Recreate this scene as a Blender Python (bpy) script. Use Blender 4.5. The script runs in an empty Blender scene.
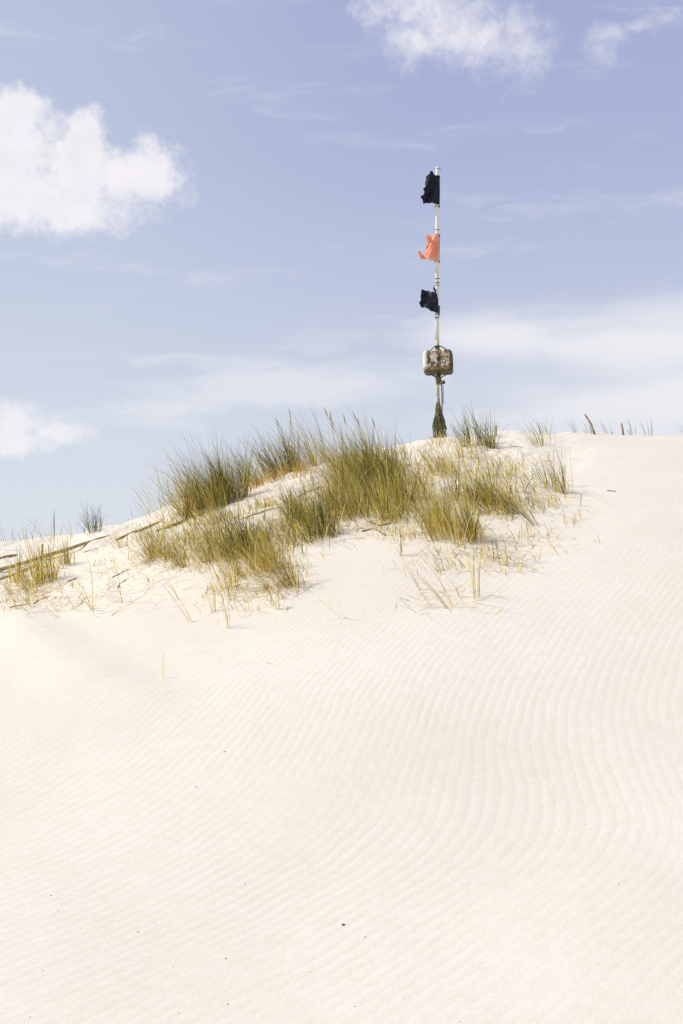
import bpy, math, random
import numpy as np
from mathutils import Vector
from mathutils.geometry import delaunay_2d_cdt

RNG = np.random.default_rng(11)
random.seed(5)
scene = bpy.context.scene
col = scene.collection

# ------------------------------------------------------------------ camera
CAMZ, PITCH, F = 1.5, math.radians(6.0), 1422.0
cam_d = bpy.data.cameras.new('camera'); cam = bpy.data.objects.new('camera', cam_d); col.objects.link(cam)
cam_d.sensor_fit = 'VERTICAL'; cam_d.sensor_height = 36.0; cam_d.lens = F * 36.0 / 1024.0
cam_d.clip_start = 0.05; cam_d.clip_end = 20000
cam.location = (0, 0, CAMZ); cam.rotation_euler = (math.pi / 2 + PITCH, 0, 0)
scene.camera = cam

def ray(px, py):
    u = (px - 341.5) / F; v = (512 - py) / F
    c, s = math.cos(PITCH), math.sin(PITCH)
    return np.array([u, c - v * s, s + v * c])

# ------------------------------------------------------------------ noise
def vnoise(x, y, seed=0):
    x = np.asarray(x, float); y = np.asarray(y, float)
    xi = np.floor(x).astype(np.int64); yi = np.floor(y).astype(np.int64)
    fx = x - xi; fy = y - yi
    fx = fx * fx * fx * (fx * (fx * 6 - 15) + 10); fy = fy * fy * fy * (fy * (fy * 6 - 15) + 10)
    def h(a, b):
        n = (a * 374761393 + b * 668265263 + seed * 1274126177) & 0x7fffffff
        n = ((n ^ (n >> 13)) * 1274126177) & 0x7fffffff
        n = ((n ^ (n >> 16)) * 461845907) & 0x7fffffff
        return ((n ^ (n >> 15)) & 0xffff) / 32767.5 - 1.0
    a = h(xi, yi); b = h(xi + 1, yi); c = h(xi, yi + 1); d = h(xi + 1, yi + 1)
    return (a * (1 - fx) + b * fx) * (1 - fy) + (c * (1 - fx) + d * fx) * fy

def fbm(x, y, seed=0, o=4):
    r = 0; a = 1.0
    for k in range(o):
        r = r + a * vnoise(x * 2 ** k + 13.7 * k, y * 2 ** k - 7.1 * k, seed + k); a *= 0.5
    return r

def sstep(a, b, x):
    t = np.clip((x - a) / (b - a), 0, 1); return t * t * (3 - 2 * t)

# ------------------------------------------------------------------ dune height function
YK = np.array([-400, 0, 3.5, 6, 8, 12, 14.5, 16, 17, 18, 20, 26, 34, 46, 60, 9000.])
SK = np.array([0, 0, 3, 14, 21, 23.5, 22, 15, 7, 0, -9, -13, -8, -2, 0, 0.])
yy = np.linspace(-10, 80, 9001)
GG = np.concatenate([[0], np.cumsum(np.tan(np.radians(np.interp(yy, YK, SK)))[:-1] * (yy[1] - yy[0]))])
GG -= GG[1000]
def G(y): return np.interp(y, yy, GG)
CREST = [(-700, 640), (-300, 590), (-120, 562), (0, 545), (60, 540), (110, 529), (150, 515), (200, 496), (250, 482), (330, 463),
         (400, 450), (440, 443), (490, 439), (540, 434), (620, 433), (683, 434), (900, 438), (1300, 470)]
kx, kk = [], []
ys = np.linspace(8, 24, 1601)
for px, py in CREST:
    d = ray(px, py); tgt = d[2] / d[1]
    lo, hi = 0.2, 1.8
    for _ in range(40):
        m = (lo + hi) / 2
        if np.max((m * G(ys) - CAMZ) / ys) > tgt: hi = m
        else: lo = m
    kx.append((px - 341.5) / F * 16.6); kk.append(lo)
# smooth table
_x = np.linspace(-16, 14, 1201); _k = np.interp(_x, kx, kk)
_g = np.exp(-0.5 * (np.arange(-60, 61) / 14.0) ** 2); _g /= _g.sum()
_k = np.convolve(np.pad(_k, 60, mode='edge'), _g, mode='valid')
def grassy(x, y):
    """1 where the vegetated, hummocky part of the dune is"""
    px = 341.5 + F * x / np.maximum(y, 1.0)
    low = np.interp(px, [0, 120, 200, 300, 340, 420, 520, 580, 600], [13.0, 13.3, 12.6, 12.4, 12.9, 13.2, 13.2, 14.0, 14.6])
    return sstep(-0.5, 0.9, y - low) * (1 - sstep(500, 640, px)) * (1 - 0.93 * sstep(16.7, 17.4, y))
def H(x, y):
    x = np.asarray(x, float); y = np.asarray(y, float)
    z = np.interp(x, _x, _k) * G(y)
    g = grassy(x, y)
    z = z + g * (0.055 * fbm(x * 1.1, y * 0.9, 3, 4) + 0.010 * fbm(x * 4, y * 4, 9, 2))
    z = z + (1 - g) * sstep(3, 7, y) * 0.018 * fbm(x * 0.55, y * 0.35, 21, 3)
    # a soft wind-packed tongue of sand low on the left flank
    t = (x + 3.05) * 0.80 + (y - 12.0) * 0.42
    z = z + 0.012 * np.sin(t * 9 + 0.8 * vnoise(x, y, 61)) * sstep(1.3, 0.2, t) * sstep(8.5, 10, y) * (1 - sstep(12.3, 13.5, y))
    z = z + 0.05 * np.exp(-(t / 0.45) ** 2) * sstep(8.5, 10, y) * (1 - sstep(12.6, 14, y))
    # sandy shelf in front of the crest grass
    z = z + 0.10 * np.exp(-((x + 0.45) / 0.55) ** 2 - ((y - 15.5) / 0.55) ** 2)
    z = z + 0.03 * np.exp(-((x - 0.95) / 0.9) ** 2 - ((y - 16.2) / 0.6) ** 2)
    # far rolling ground
    z = z + sstep(40, 140, np.hypot(x, y)) * 1.2 * fbm(x * 0.012, y * 0.012, 31, 3)
    return z

MS = np.arange(4.0, 22.0, 0.01)
def at(px, py, back=0.0):
    """point on the dune seen in direction (px,py); grazing rays land on the crest"""
    d = ray(px, py); t = MS / d[1]
    x = t * d[0]; z = CAMZ + t * d[2]; e = z - H(x, MS)
    i = np.nonzero(e < 0)[0]
    i = i[0] if len(i) else int(np.argmin(e / MS))
    X, Y = x[i], MS[i]
    if back: X, Y = X * (Y + back) / Y, Y + back
    return float(X), float(Y), float(H(X, Y))

# ------------------------------------------------------------------ node helpers
class NT:
    def __init__(s, tree): s.t = tree; s.n = tree.nodes; s.l = tree.links
    def node(s, typ, **kw):
        nd = s.n.new(typ)
        for k, v in kw.items(): setattr(nd, k, v)
        return nd
    def put(s, sock, v):
        if isinstance(v, bpy.types.NodeSocket): s.l.new(v, sock)
        else: sock.default_value = v
    def m(s, op, a, b=0.0, c=0.0, clamp=False):
        nd = s.node('ShaderNodeMath', operation=op, use_clamp=clamp)
        s.put(nd.inputs[0], a); s.put(nd.inputs[1], b); s.put(nd.inputs[2], c); return nd.outputs[0]
    def mix(s, f, a, b, mode='MIX'):
        nd = s.node('ShaderNodeMix', data_type='RGBA', blend_type=mode)
        s.put(nd.inputs[0], f); s.put(nd.inputs[6], a); s.put(nd.inputs[7], b); return nd.outputs[2]
    def ss(s, v, a, b, o0=0.0, o1=1.0):
        nd = s.node('ShaderNodeMapRange', interpolation_type='SMOOTHSTEP')
        s.put(nd.inputs[0], v); s.put(nd.inputs[1], a); s.put(nd.inputs[2], b); s.put(nd.inputs[3], o0); s.put(nd.inputs[4], o1); return nd.outputs[0]
    def noise(s, vec, scale, detail=4, rough=0.5, dist=0.0):
        nd = s.node('ShaderNodeTexNoise'); s.put(nd.inputs['Vector'], vec); nd.inputs['Scale'].default_value = scale
        nd.inputs['Detail'].default_value = detail; nd.inputs['Roughness'].default_value = rough; nd.inputs['Distortion'].default_value = dist
        return nd.outputs['Fac']
    def xyz(s, x, y, z):
        nd = s.node('ShaderNodeCombineXYZ'); s.put(nd.inputs[0], x); s.put(nd.inputs[1], y); s.put(nd.inputs[2], z); return nd.outputs[0]
def mat(name):
    m = bpy.data.materials.new(name); m.use_nodes = True; t = NT(m.node_tree); t.n.clear()
    out = t.node('ShaderNodeOutputMaterial'); return m, t, out
def c4(r, g, b): return (r, g, b, 1.0)

# ------------------------------------------------------------------ sun and sky
SUN_EL = math.radians(47); SUNV = Vector((-0.96, 0.13, 0)).normalized()
sd = Vector((SUNV.x * math.cos(SUN_EL), SUNV.y * math.cos(SUN_EL), math.sin(SUN_EL)))
sl = bpy.data.lights.new('sun', 'SUN'); sl.energy = 4.35; sl.angle = math.radians(0.53); sl.color = (1.0, 0.955, 0.885)
so = bpy.data.objects.new('sun', sl); col.objects.link(so)
so.rotation_euler = sd.to_track_quat('Z', 'Y').to_euler(); so.location = (-20, 5, 22)

world = bpy.data.worlds.new('World'); scene.world = world; world.use_nodes = True
w = NT(world.node_tree); w.n.clear()
STR = 0.12
sky = w.node('ShaderNodeTexSky', sky_type='NISHITA', sun_disc=False, sun_elevation=SUN_EL,
             sun_rotation=math.atan2(sd.x, sd.y), altitude=0, air_density=1.0, dust_density=1.5, ozone_density=2.0)
tc = w.node('ShaderNodeTexCoord'); sp = w.node('ShaderNodeSeparateXYZ'); w.l.new(tc.outputs['Generated'], sp.inputs[0])
DEG = 57.29578
az = w.m('MULTIPLY', w.m('ARCTAN2', sp.outputs[0], sp.outputs[1]), DEG)
el = w.m('MULTIPLY', w.m('ARCSINE', sp.outputs[2]), DEG)
def azel(px, py):
    d = ray(px, py); d = d / np.linalg.norm(d)
    return math.degrees(math.atan2(d[0], d[1])), math.degrees(math.asin(d[2]))
v2 = w.xyz(az, el, 0.0)
# pale blue daylight: deeper overhead and to the right, milky towards the horizon
ramp = w.node('ShaderNodeValToRGB'); w.l.new(w.m('DIVIDE', el, 90.0, clamp=True), ramp.inputs[0])
def srgb(r, g, b): return tuple(((v / 255) / 12.92 if v < 10 else ((v / 255 + 0.055) / 1.055) ** 2.4) for v in (r, g, b)) + (1.0,)
STOPS = [(0.0, (238, 239, 242)), (6, (226, 230, 238)), (10, (211, 218, 232)), (15, (192, 200, 225)), (20, (176, 185, 218)), (27, (165, 174, 213)), (60, (140, 156, 204)), (90, (128, 146, 198))]
ce = ramp.color_ramp.elements
while len(ce) < len(STOPS): ce.new(0.5)
for e, (a, c) in zip(ce, STOPS): e.position = a / 90.0; e.color = srgb(*c)
base = w.mix(w.ss(az, 5.0, -15.0, 0.0, 0.42), ramp.outputs[0], srgb(211, 221, 233))
skyn = w.mix(0.92, w.mix(1.0, sky.outputs[0], c4(STR, STR, STR), 'MULTIPLY'), base)
# clouds ----------------------------------------------------------------
warp = w.node('ShaderNodeTexNoise'); w.l.new(v2, warp.inputs['Vector']); warp.inputs['Scale'].default_value = 0.55; warp.inputs['Detail'].default_value = 5
wv = w.node('ShaderNodeVectorMath', operation='MULTIPLY_ADD')
w.l.new(warp.outputs['Color'], wv.inputs[0]); wv.inputs[1].default_value = (1.7, 1.3, 0); wv.inputs[2].default_value = (-0.85, -0.65, 0)
va = w.node('ShaderNodeVectorMath', operation='ADD'); w.l.new(v2, va.inputs[0]); w.l.new(wv.outputs[0], va.inputs[1])
def blob(vec, px, py, rx, ry):
    a, e = azel(px, py); k = DEG / F
    s1 = w.node('ShaderNodeVectorMath', operation='SUBTRACT'); w.l.new(vec, s1.inputs[0]); s1.inputs[1].default_value = (a, e, 0)
    s2 = w.node('ShaderNodeVectorMath', operation='MULTIPLY'); w.l.new(s1.outputs[0], s2.inputs[0]); s2.inputs[1].default_value = (1 / (rx * k), 1 / (ry * k), 0)
    s3 = w.node('ShaderNodeVectorMath', operation='LENGTH'); w.l.new(s2.outputs[0], s3.inputs[0])
    return w.m('SUBTRACT', 1.0, s3.outputs['Value'])
def union(lst):
    r = lst[0]
    for b in lst[1:]:
        r = w.m('SMOOTH_MAX', r, b, 0.25)
    return r
n1 = w.m('SUBTRACT', w.noise(va.outputs[0], 0.85, 10, 0.66), 0.5)
n2 = w.m('SUBTRACT', w.noise(v2, 2.3, 7, 0.66), 0.5)
def cumulus(blobs, amp, lo, hi, dens=1.0):
    d = union([blob(va.outputs[0], *b) for b in blobs])
    d = w.m('MULTIPLY_ADD', n1, amp, d); d = w.m('MULTIPLY_ADD', n2, amp * 0.45, d)
    return w.ss(d, lo, hi, 0.0, dens)
cl_a = cumulus([(18, 156, 62, 60), (80, 168, 62, 48), (64, 208, 82, 36), (142, 178, 58, 42), (10, 198, 62, 44), (-60, 160, 90, 80), (18, 114, 46, 32), (-10, 116, 50, 40), (84, 132, 30, 30)], 1.25, -0.04, 0.66, 0.97)
cl_b = cumulus([(18, 425, 48, 26), (60, 436, 42, 16), (-30, 430, 60, 34), (10, 445, 60, 18)], 1.2, 0.0, 0.75, 0.85)
cl_c = cumulus([(425, 8, 84, 56), (460, 32, 62, 48), (395, -20, 60, 50), (485, 38, 44, 44), (415, 45, 50, 26)], 1.5, 0.0, 1.15, 0.85)
cl_d = cumulus([(524, 50, 38, 44), (515, 30, 30, 34)], 1.7, 0.0, 1.15, 0.6)
cl_e = cumulus([(612, 38, 48, 20), (668, 20, 46, 18), (600, 52, 34, 22), (640, 30, 40, 12)], 1.7, 0.15, 1.5, 0.55)
# high thin streaks
def rot(vec, ang, sx, sy):
    mp = w.node('ShaderNodeMapping'); w.l.new(vec, mp.inputs[0]); mp.inputs['Rotation'].default_value = (0, 0, math.radians(ang)); mp.inputs['Scale'].default_value = (sx, sy, 1); return mp.outputs[0]
st = w.noise(rot(va.outputs[0], 9, 0.11, 0.75), 1.0, 7, 0.55, 0.3)
st2 = w.noise(rot(v2, -14, 0.30, 1.5), 1.0, 6, 0.6, 0.4)
rgt = union([blob(v2, 640, 345, 210, 58), blob(v2, 700, 400, 300, 60), blob(v2, 500, 335, 110, 30)])
ci = w.m('MULTIPLY', w.ss(w.m('MULTIPLY_ADD', w.m('SUBTRACT', st, 0.5), 1.2, rgt), -0.15, 0.95), 0.97)
mid = w.m('MULTIPLY', w.ss(w.m('MULTIPLY_ADD', w.m('SUBTRACT', st, 0.5), 2.6, union([blob(v2, 300, 385, 240, 50), blob(v2, 170, 412, 130, 22)])), 0.1, 1.0), 0.6)
hi1 = w.m('MULTIPLY', w.m('MULTIPLY', w.ss(st, 0.50, 0.75), w.ss(st2, 0.35, 0.7)), 0.42)
thin = w.m('MAXIMUM', w.m('MAXIMUM', ci, mid), hi1)
s1 = w.mix(thin, skyn, srgb(236, 237, 242))
shade = w.mix(w.ss(w.noise(va.outputs[0], 0.8, 5, 0.5), 0.35, 0.65), srgb(247, 243, 247), srgb(238, 238, 244))
allc = cl_a
for c in (cl_b, cl_c, cl_d, cl_e): allc = w.m('MAXIMUM', allc, c)
s2 = w.mix(allc, s1, shade)
bg = w.node('ShaderNodeBackground'); bg.inputs[1].default_value = STR
w.l.new(w.mix(1.0, s2, c4(1 / STR, 1 / STR, 1 / STR), 'MULTIPLY'), bg.inputs[0])
wo = w.node('ShaderNodeOutputWorld'); w.l.new(bg.outputs[0], wo.inputs[0])

# ------------------------------------------------------------------ materials
def sand_material():
    m, t, out = mat('sand')
    geo = t.node('ShaderNodeNewGeometry'); P = geo.outputs['Position']
    bs = t.node('ShaderNodeBsdfPrincipled'); bs.inputs['Roughness'].default_value = 0.95; bs.inputs['Specular IOR Level'].default_value = 0.12
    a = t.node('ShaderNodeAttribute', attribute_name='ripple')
    big = t.noise(P, 0.5, 3, 0.5); med = t.noise(P, 9, 4, 0.55); grain = t.noise(P, 420, 2, 0.6); gr2 = t.noise(P, 130, 3, 0.7)
    c = t.mix(t.ss(big, 0.35, 0.65), c4(0.690, 0.632, 0.525), c4(0.730, 0.676, 0.578))
    c = t.mix(t.ss(med, 0.3, 0.75, 0, 0.35), c, c4(0.65, 0.57, 0.455))
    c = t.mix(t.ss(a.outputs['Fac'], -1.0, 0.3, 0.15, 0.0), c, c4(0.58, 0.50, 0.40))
    c = t.mix(t.ss(grain, 0.40, 0.24, 0, 0.30), c, c4(0.36, 0.29, 0.22))
    c = t.mix(t.ss(t.noise(P, 45, 5, 0.75), 0.42, 0.62, 0.10, 0.0), c, c4(0.42, 0.34, 0.27))
    c = t.mix(t.ss(gr2, 0.74, 0.80, 0, 0.35), c, c4(0.80, 0.76, 0.70))
    c = t.mix(t.ss(gr2, 0.29, 0.24, 0, 0.30), c, c4(0.30, 0.24, 0.18))
    t.l.new(c, bs.inputs['Base Color'])
    b1 = t.node('ShaderNodeBump'); b1.inputs['Strength'].default_value = 0.35; b1.inputs['Distance'].default_value = 0.004; t.put(b1.inputs['Height'], t.noise(P, 60, 5, 0.7))
    b2 = t.node('ShaderNodeBump'); b2.inputs['Strength'].default_value = 0.25; b2.inputs['Distance'].default_value = 0.02; t.put(b2.inputs['Height'], t.noise(P, 6, 4, 0.6)); t.l.new(b2.outputs[0], b1.inputs['Normal'])
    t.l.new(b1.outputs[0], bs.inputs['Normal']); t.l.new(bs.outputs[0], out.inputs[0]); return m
def blade_material():
    m, t, out = mat('grass_blade')
    a = t.node('ShaderNodeAttribute', attribute_name='Col')
    d = t.node('ShaderNodeBsdfPrincipled'); d.inputs['Roughness'].default_value = 0.55; d.inputs['Specular IOR Level'].default_value = 0.25
    tr = t.node('ShaderNodeBsdfTranslucent'); t.l.new(a.outputs['Color'], d.inputs['Base Color'])
    t.put(tr.inputs[0], t.mix(1.0, a.outputs['Color'], c4(1.25, 1.2, 0.7), 'MULTIPLY'))
    mx = t.node('ShaderNodeMixShader'); mx.inputs[0].default_value = 0.36; t.l.new(d.outputs[0], mx.inputs[1]); t.l.new(tr.outputs[0], mx.inputs[2])
    t.l.new(mx.outputs[0], out.inputs[0]); return m
def mottled(name, ca, cb, scale=20, rough=0.7, lo=0.4, hi=0.6, bump=0.3, cc=None, bdist=0.01, detail=6, stretch=None, trans=0.0):
    m, t, out = mat(name)
    tcn = t.node('ShaderNodeTexCoord'); P = tcn.outputs['Object']
    if stretch:
        mp = t.node('ShaderNodeMapping'); t.l.new(P, mp.inputs[0]); mp.inputs['Scale'].default_value = stretch; P = mp.outputs[0]
    n = t.noise(P, scale, detail, 0.6)
    c = t.mix(t.ss(n, lo, hi), c4(*ca), c4(*cb))
    if cc: c = t.mix(t.ss(t.noise(P, scale * 3.1, 4, 0.6), 0.52, 0.62), c, c4(*cc))
    bs = t.node('ShaderNodeBsdfPrincipled'); bs.inputs['Roughness'].default_value = rough; bs.inputs['Specular IOR Level'].default_value = 0.25; t.l.new(c, bs.inputs['Base Color'])
    b = t.node('ShaderNodeBump'); b.inputs['Strength'].default_value = bump; b.inputs['Distance'].default_value = bdist; t.put(b.inputs['Height'], n); t.l.new(b.outputs[0], bs.inputs['Normal'])
    sh = bs.outputs[0]
    if trans:
        tr = t.node('ShaderNodeBsdfTranslucent'); t.l.new(c, tr.inputs[0]); mx = t.node('ShaderNodeMixShader'); mx.inputs[0].default_value = trans
        t.l.new(sh, mx.inputs[1]); t.l.new(tr.outputs[0], mx.inputs[2]); sh = mx.outputs[0]
    t.l.new(sh, out.inputs[0]); return m
M_SAND = sand_material(); M_BLADE = blade_material()
M_WOOD = mottled('weathered_wood', (0.28, 0.22, 0.09), (0.52, 0.42, 0.22), 16, 0.9, 0.35, 0.65, 0.6, (0.13, 0.10, 0.045), 0.006, stretch=(1, 1, 1))
M_ROOT = mottled('dry_root', (0.18, 0.14, 0.09), (0.38, 0.29, 0.17), 30, 0.9)
M_POLE = mottled('worn_white_paint', (0.78, 0.75, 0.70), (0.62, 0.56, 0.48), 30, 0.55, 0.45, 0.75, 0.15, None, 0.002, stretch=(1, 1, 0.25))
M_POLEL = mottled('stained_paint', (0.62, 0.54, 0.40), (0.25, 0.19, 0.11), 34, 0.75, 0.42, 0.62, 0.35, (0.72, 0.66, 0.54), 0.003, stretch=(1, 1, 0.3))
M_ROPE = mottled('old_rope', (0.10, 0.085, 0.05), (0.22, 0.18, 0.09), 60, 0.95)
M_ROPED = mottled('dark_rope', (0.035, 0.032, 0.028), (0.08, 0.07, 0.05), 60, 0.9)
M_NET = mottled('frayed_net', (0.075, 0.078, 0.035), (0.24, 0.21, 0.09), 40, 0.95, 0.35, 0.65)
M_BLACK = mottled('black_cloth', (0.010, 0.012, 0.016), (0.022, 0.025, 0.032), 25, 0.8, bump=0.2, trans=0.05)
M_NAVY = mottled('faded_black_cloth', (0.014, 0.018, 0.030), (0.030, 0.036, 0.055), 25, 0.75, bump=0.2, trans=0.06)
M_ORNG = mottled('faded_orange_cloth', (0.88, 0.38, 0.23), (0.92, 0.60, 0.45), 7, 0.8, 0.35, 0.65, 0.1, trans=0.5)
M_METAL = mottled('rusty_metal', (0.05, 0.04, 0.035), (0.12, 0.07, 0.04), 50, 0.7)
M_SHELL = mottled('dark_debris', (0.09, 0.065, 0.05), (0.26, 0.19, 0.13), 60, 0.8)
def float_material():
    m, t, out = mat('weathered_foam_lit_left')
    tcn = t.node('ShaderNodeTexCoord'); P = tcn.outputs['Object']; s = t.node('ShaderNodeSeparateXYZ'); t.l.new(P, s.inputs[0])
    n = t.noise(P, 14, 6, 0.65, 0.4); n2 = t.noise(P, 22, 4, 0.6); n3 = t.noise(P, 9, 3, 0.5)
    c = t.mix(t.ss(n, 0.46, 0.56), c4(0.80, 0.74, 0.60), c4(0.22, 0.14, 0.055))
    c = t.mix(t.ss(n2, 0.49, 0.56, 0, 0.92), c, c4(0.035, 0.024, 0.012))
    c = t.mix(t.ss(n3, 0.48, 0.62, 0, 0.45), c, c4(0.48, 0.36, 0.16))
    c = t.mix(t.ss(s.outputs[0], -0.115, -0.155), c, c4(0.78, 0.74, 0.66))  # sunlit left end painted pale
    c = t.mix(t.ss(s.outputs[2], -0.05, -0.09, 0, 0.7), c, c4(0.26, 0.17, 0.04)); c = t.mix(t.ss(s.outputs[2], -0.09, -0.125, 0, 0.85), c, c4(0.05, 0.04, 0.015)); c = t.mix(t.ss(s.outputs[0], 0.13, 0.16, 0, 0.85), c, c4(0.06, 0.05, 0.03))  # ochre low down, dark lowest edge; shade on the right end painted in
    bs = t.node('ShaderNodeBsdfPrincipled'); bs.inputs['Roughness'].default_value = 0.85; t.l.new(c, bs.inputs['Base Color'])
    b = t.node('ShaderNodeBump'); b.inputs['Strength'].default_value = 0.8; b.inputs['Distance'].default_value = 0.012; t.put(b.inputs['Height'], t.m('ADD', n, n2)); t.l.new(b.outputs[0], bs.inputs['Normal'])
    t.l.new(bs.outputs[0], out.inputs[0]); return m
M_FLOAT = float_material()

# ------------------------------------------------------------------ object helpers
def mesh_obj(name, verts, faces, m, parent=None, smooth=True, loc=None):
    me = bpy.data.meshes.new(name); me.from_pydata([tuple(v) for v in verts], [], [tuple(f) for f in faces]); me.update()
    if smooth: me.polygons.foreach_set('use_smooth', [True] * len(me.polygons))
    me.materials.append(m); o = bpy.data.objects.new(name, me); col.objects.link(o)
    if parent: o.parent = parent
    if loc is not None: o.location = loc
    return o
def empty(name, loc):
    o = bpy.data.objects.new(name, None); o.empty_display_size = 0.2; col.objects.link(o); o.location = loc; return o
def tag(o, label=None, cat=None, group=None, kind=None):
    if label: o['label'] = label
    if cat: o['category'] = cat
    if group: o['group'] = group
    if kind: o['kind'] = kind
    return o
class TB:
    """collects tubes into one vertex / face list"""
    def __init__(s): s.v = []; s.f = []
    def tube(s, pts, rad, n=8, flat=1.0, cap=True):
        pts = [Vector(p) for p in pts]; k = len(pts)
        if not hasattr(rad, '__len__'): rad = [rad] * k
        b0 = len(s.v); ref = Vector((0.13, 1, 0.07)).normalized()
        for i, p in enumerate(pts):
            t = (pts[min(i + 1, k - 1)] - pts[max(i - 1, 0)])
            t = t.normalized() if t.length > 1e-9 else Vector((0, 0, 1))
            r = ref if abs(t.dot(ref)) < 0.95 else Vector((1, 0, 0))
            a = t.cross(r).normalized(); b = t.cross(a)
            for j in range(n):
                q = 2 * math.pi * j / n
                s.v.append(p + a * (rad[i] * math.cos(q)) + b * (rad[i] * flat * math.sin(q)))
        for i in range(k - 1):
            for j in range(n):
                s.f.append((b0 + i * n + j, b0 + i * n + (j + 1) % n, b0 + (i + 1) * n + (j + 1) % n, b0 + (i + 1) * n + j))
        if cap:
            s.f.append(tuple(b0 + j for j in range(n))[::-1]); s.f.append(tuple(b0 + (k - 1) * n + j for j in range(n)))
    def build(s, name, m, parent=None, **kw): return mesh_obj(name, s.v, s.f, m, parent, **kw)

# ------------------------------------------------------------------ the dune (one sheet to the horizon)
def ripple_phase():
    """phase of the wind ripples on a regular plan grid: a smooth direction field made integrable, with a few dislocations"""
    dx = 0.03; X = np.arange(-7, 7, dx); Y = np.arange(3, 19, dx); gx, gy = np.meshgrid(X, Y)
    px = 341.5 + F * gx / gy
    # crest angle (deg from +x) over the face: steep in the middle right, lying over lower left and lower right
    ang = np.full(gx.shape, 66.0)
    def bump(cx, cy, rx, ry, a):
        nonlocal ang
        wgt = np.exp(-((gx - cx) / rx) ** 2 - ((gy - cy) / ry) ** 2); ang = ang * (1 - wgt) + a * wgt
    bump(1.3, 7.6, 1.5, 0.95, 92); bump(2.6, 8.0, 1.1, 1.0, 95); bump(-0.9, 6.1, 1.8, 0.9, 42); bump(-2.2, 7.5, 1.3, 1.6, 48); bump(1.5, 5.6, 1.5, 0.7, 50); bump(-0.2, 8.5, 0.8, 0.9, 78)
    bump(-3, 11, 1.5, 2.0, 58)
    ang += 7 * fbm(gx * 0.6, gy * 0.5, 41, 2)
    lam = 0.072 + 0.010 * vnoise(gx * 0.5, gy * 0.4, 51) - 0.014 * sstep(7.5, 11.5, gy)
    a = np.radians(ang); kmag = 2 * math.pi / lam
    KX = np.sin(a) * kmag; KY = -np.cos(a) * kmag
    # mirrored FFT projection onto a gradient field
    ex = np.block([[KX, -KX[:, ::-1]], [KX[::-1], -KX[::-1, ::-1]]])
    ey = np.block([[KY, KY[:, ::-1]], [-KY[::-1], -KY[::-1, ::-1]]])
    fx = np.fft.fft2(ex); fy = np.fft.fft2(ey)
    wx = 2 * math.pi * np.fft.fftfreq(ex.shape[1], dx)[None, :]; wy = 2 * math.pi * np.fft.fftfreq(ex.shape[0], dx)[:, None]
    q = wx ** 2 + wy ** 2; q[0, 0] = 1
    ph = np.real(np.fft.ifft2(-1j * (wx * fx + wy * fy) / q))[:len(Y), :len(X)]
    return X, Y, dx, ph
def bil(X, Y, dx, A, x, y):
    fx = np.clip((x - X[0]) / dx, 0, len(X) - 1.001); fy = np.clip((y - Y[0]) / dx, 0, len(Y) - 1.001)
    i = fx.astype(int); j = fy.astype(int); a = fx - i; b = fy - j
    return (A[j, i] * (1 - a) + A[j, i + 1] * a) * (1 - b) + (A[j + 1, i] * (1 - a) + A[j + 1, i + 1] * a) * b

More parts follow.
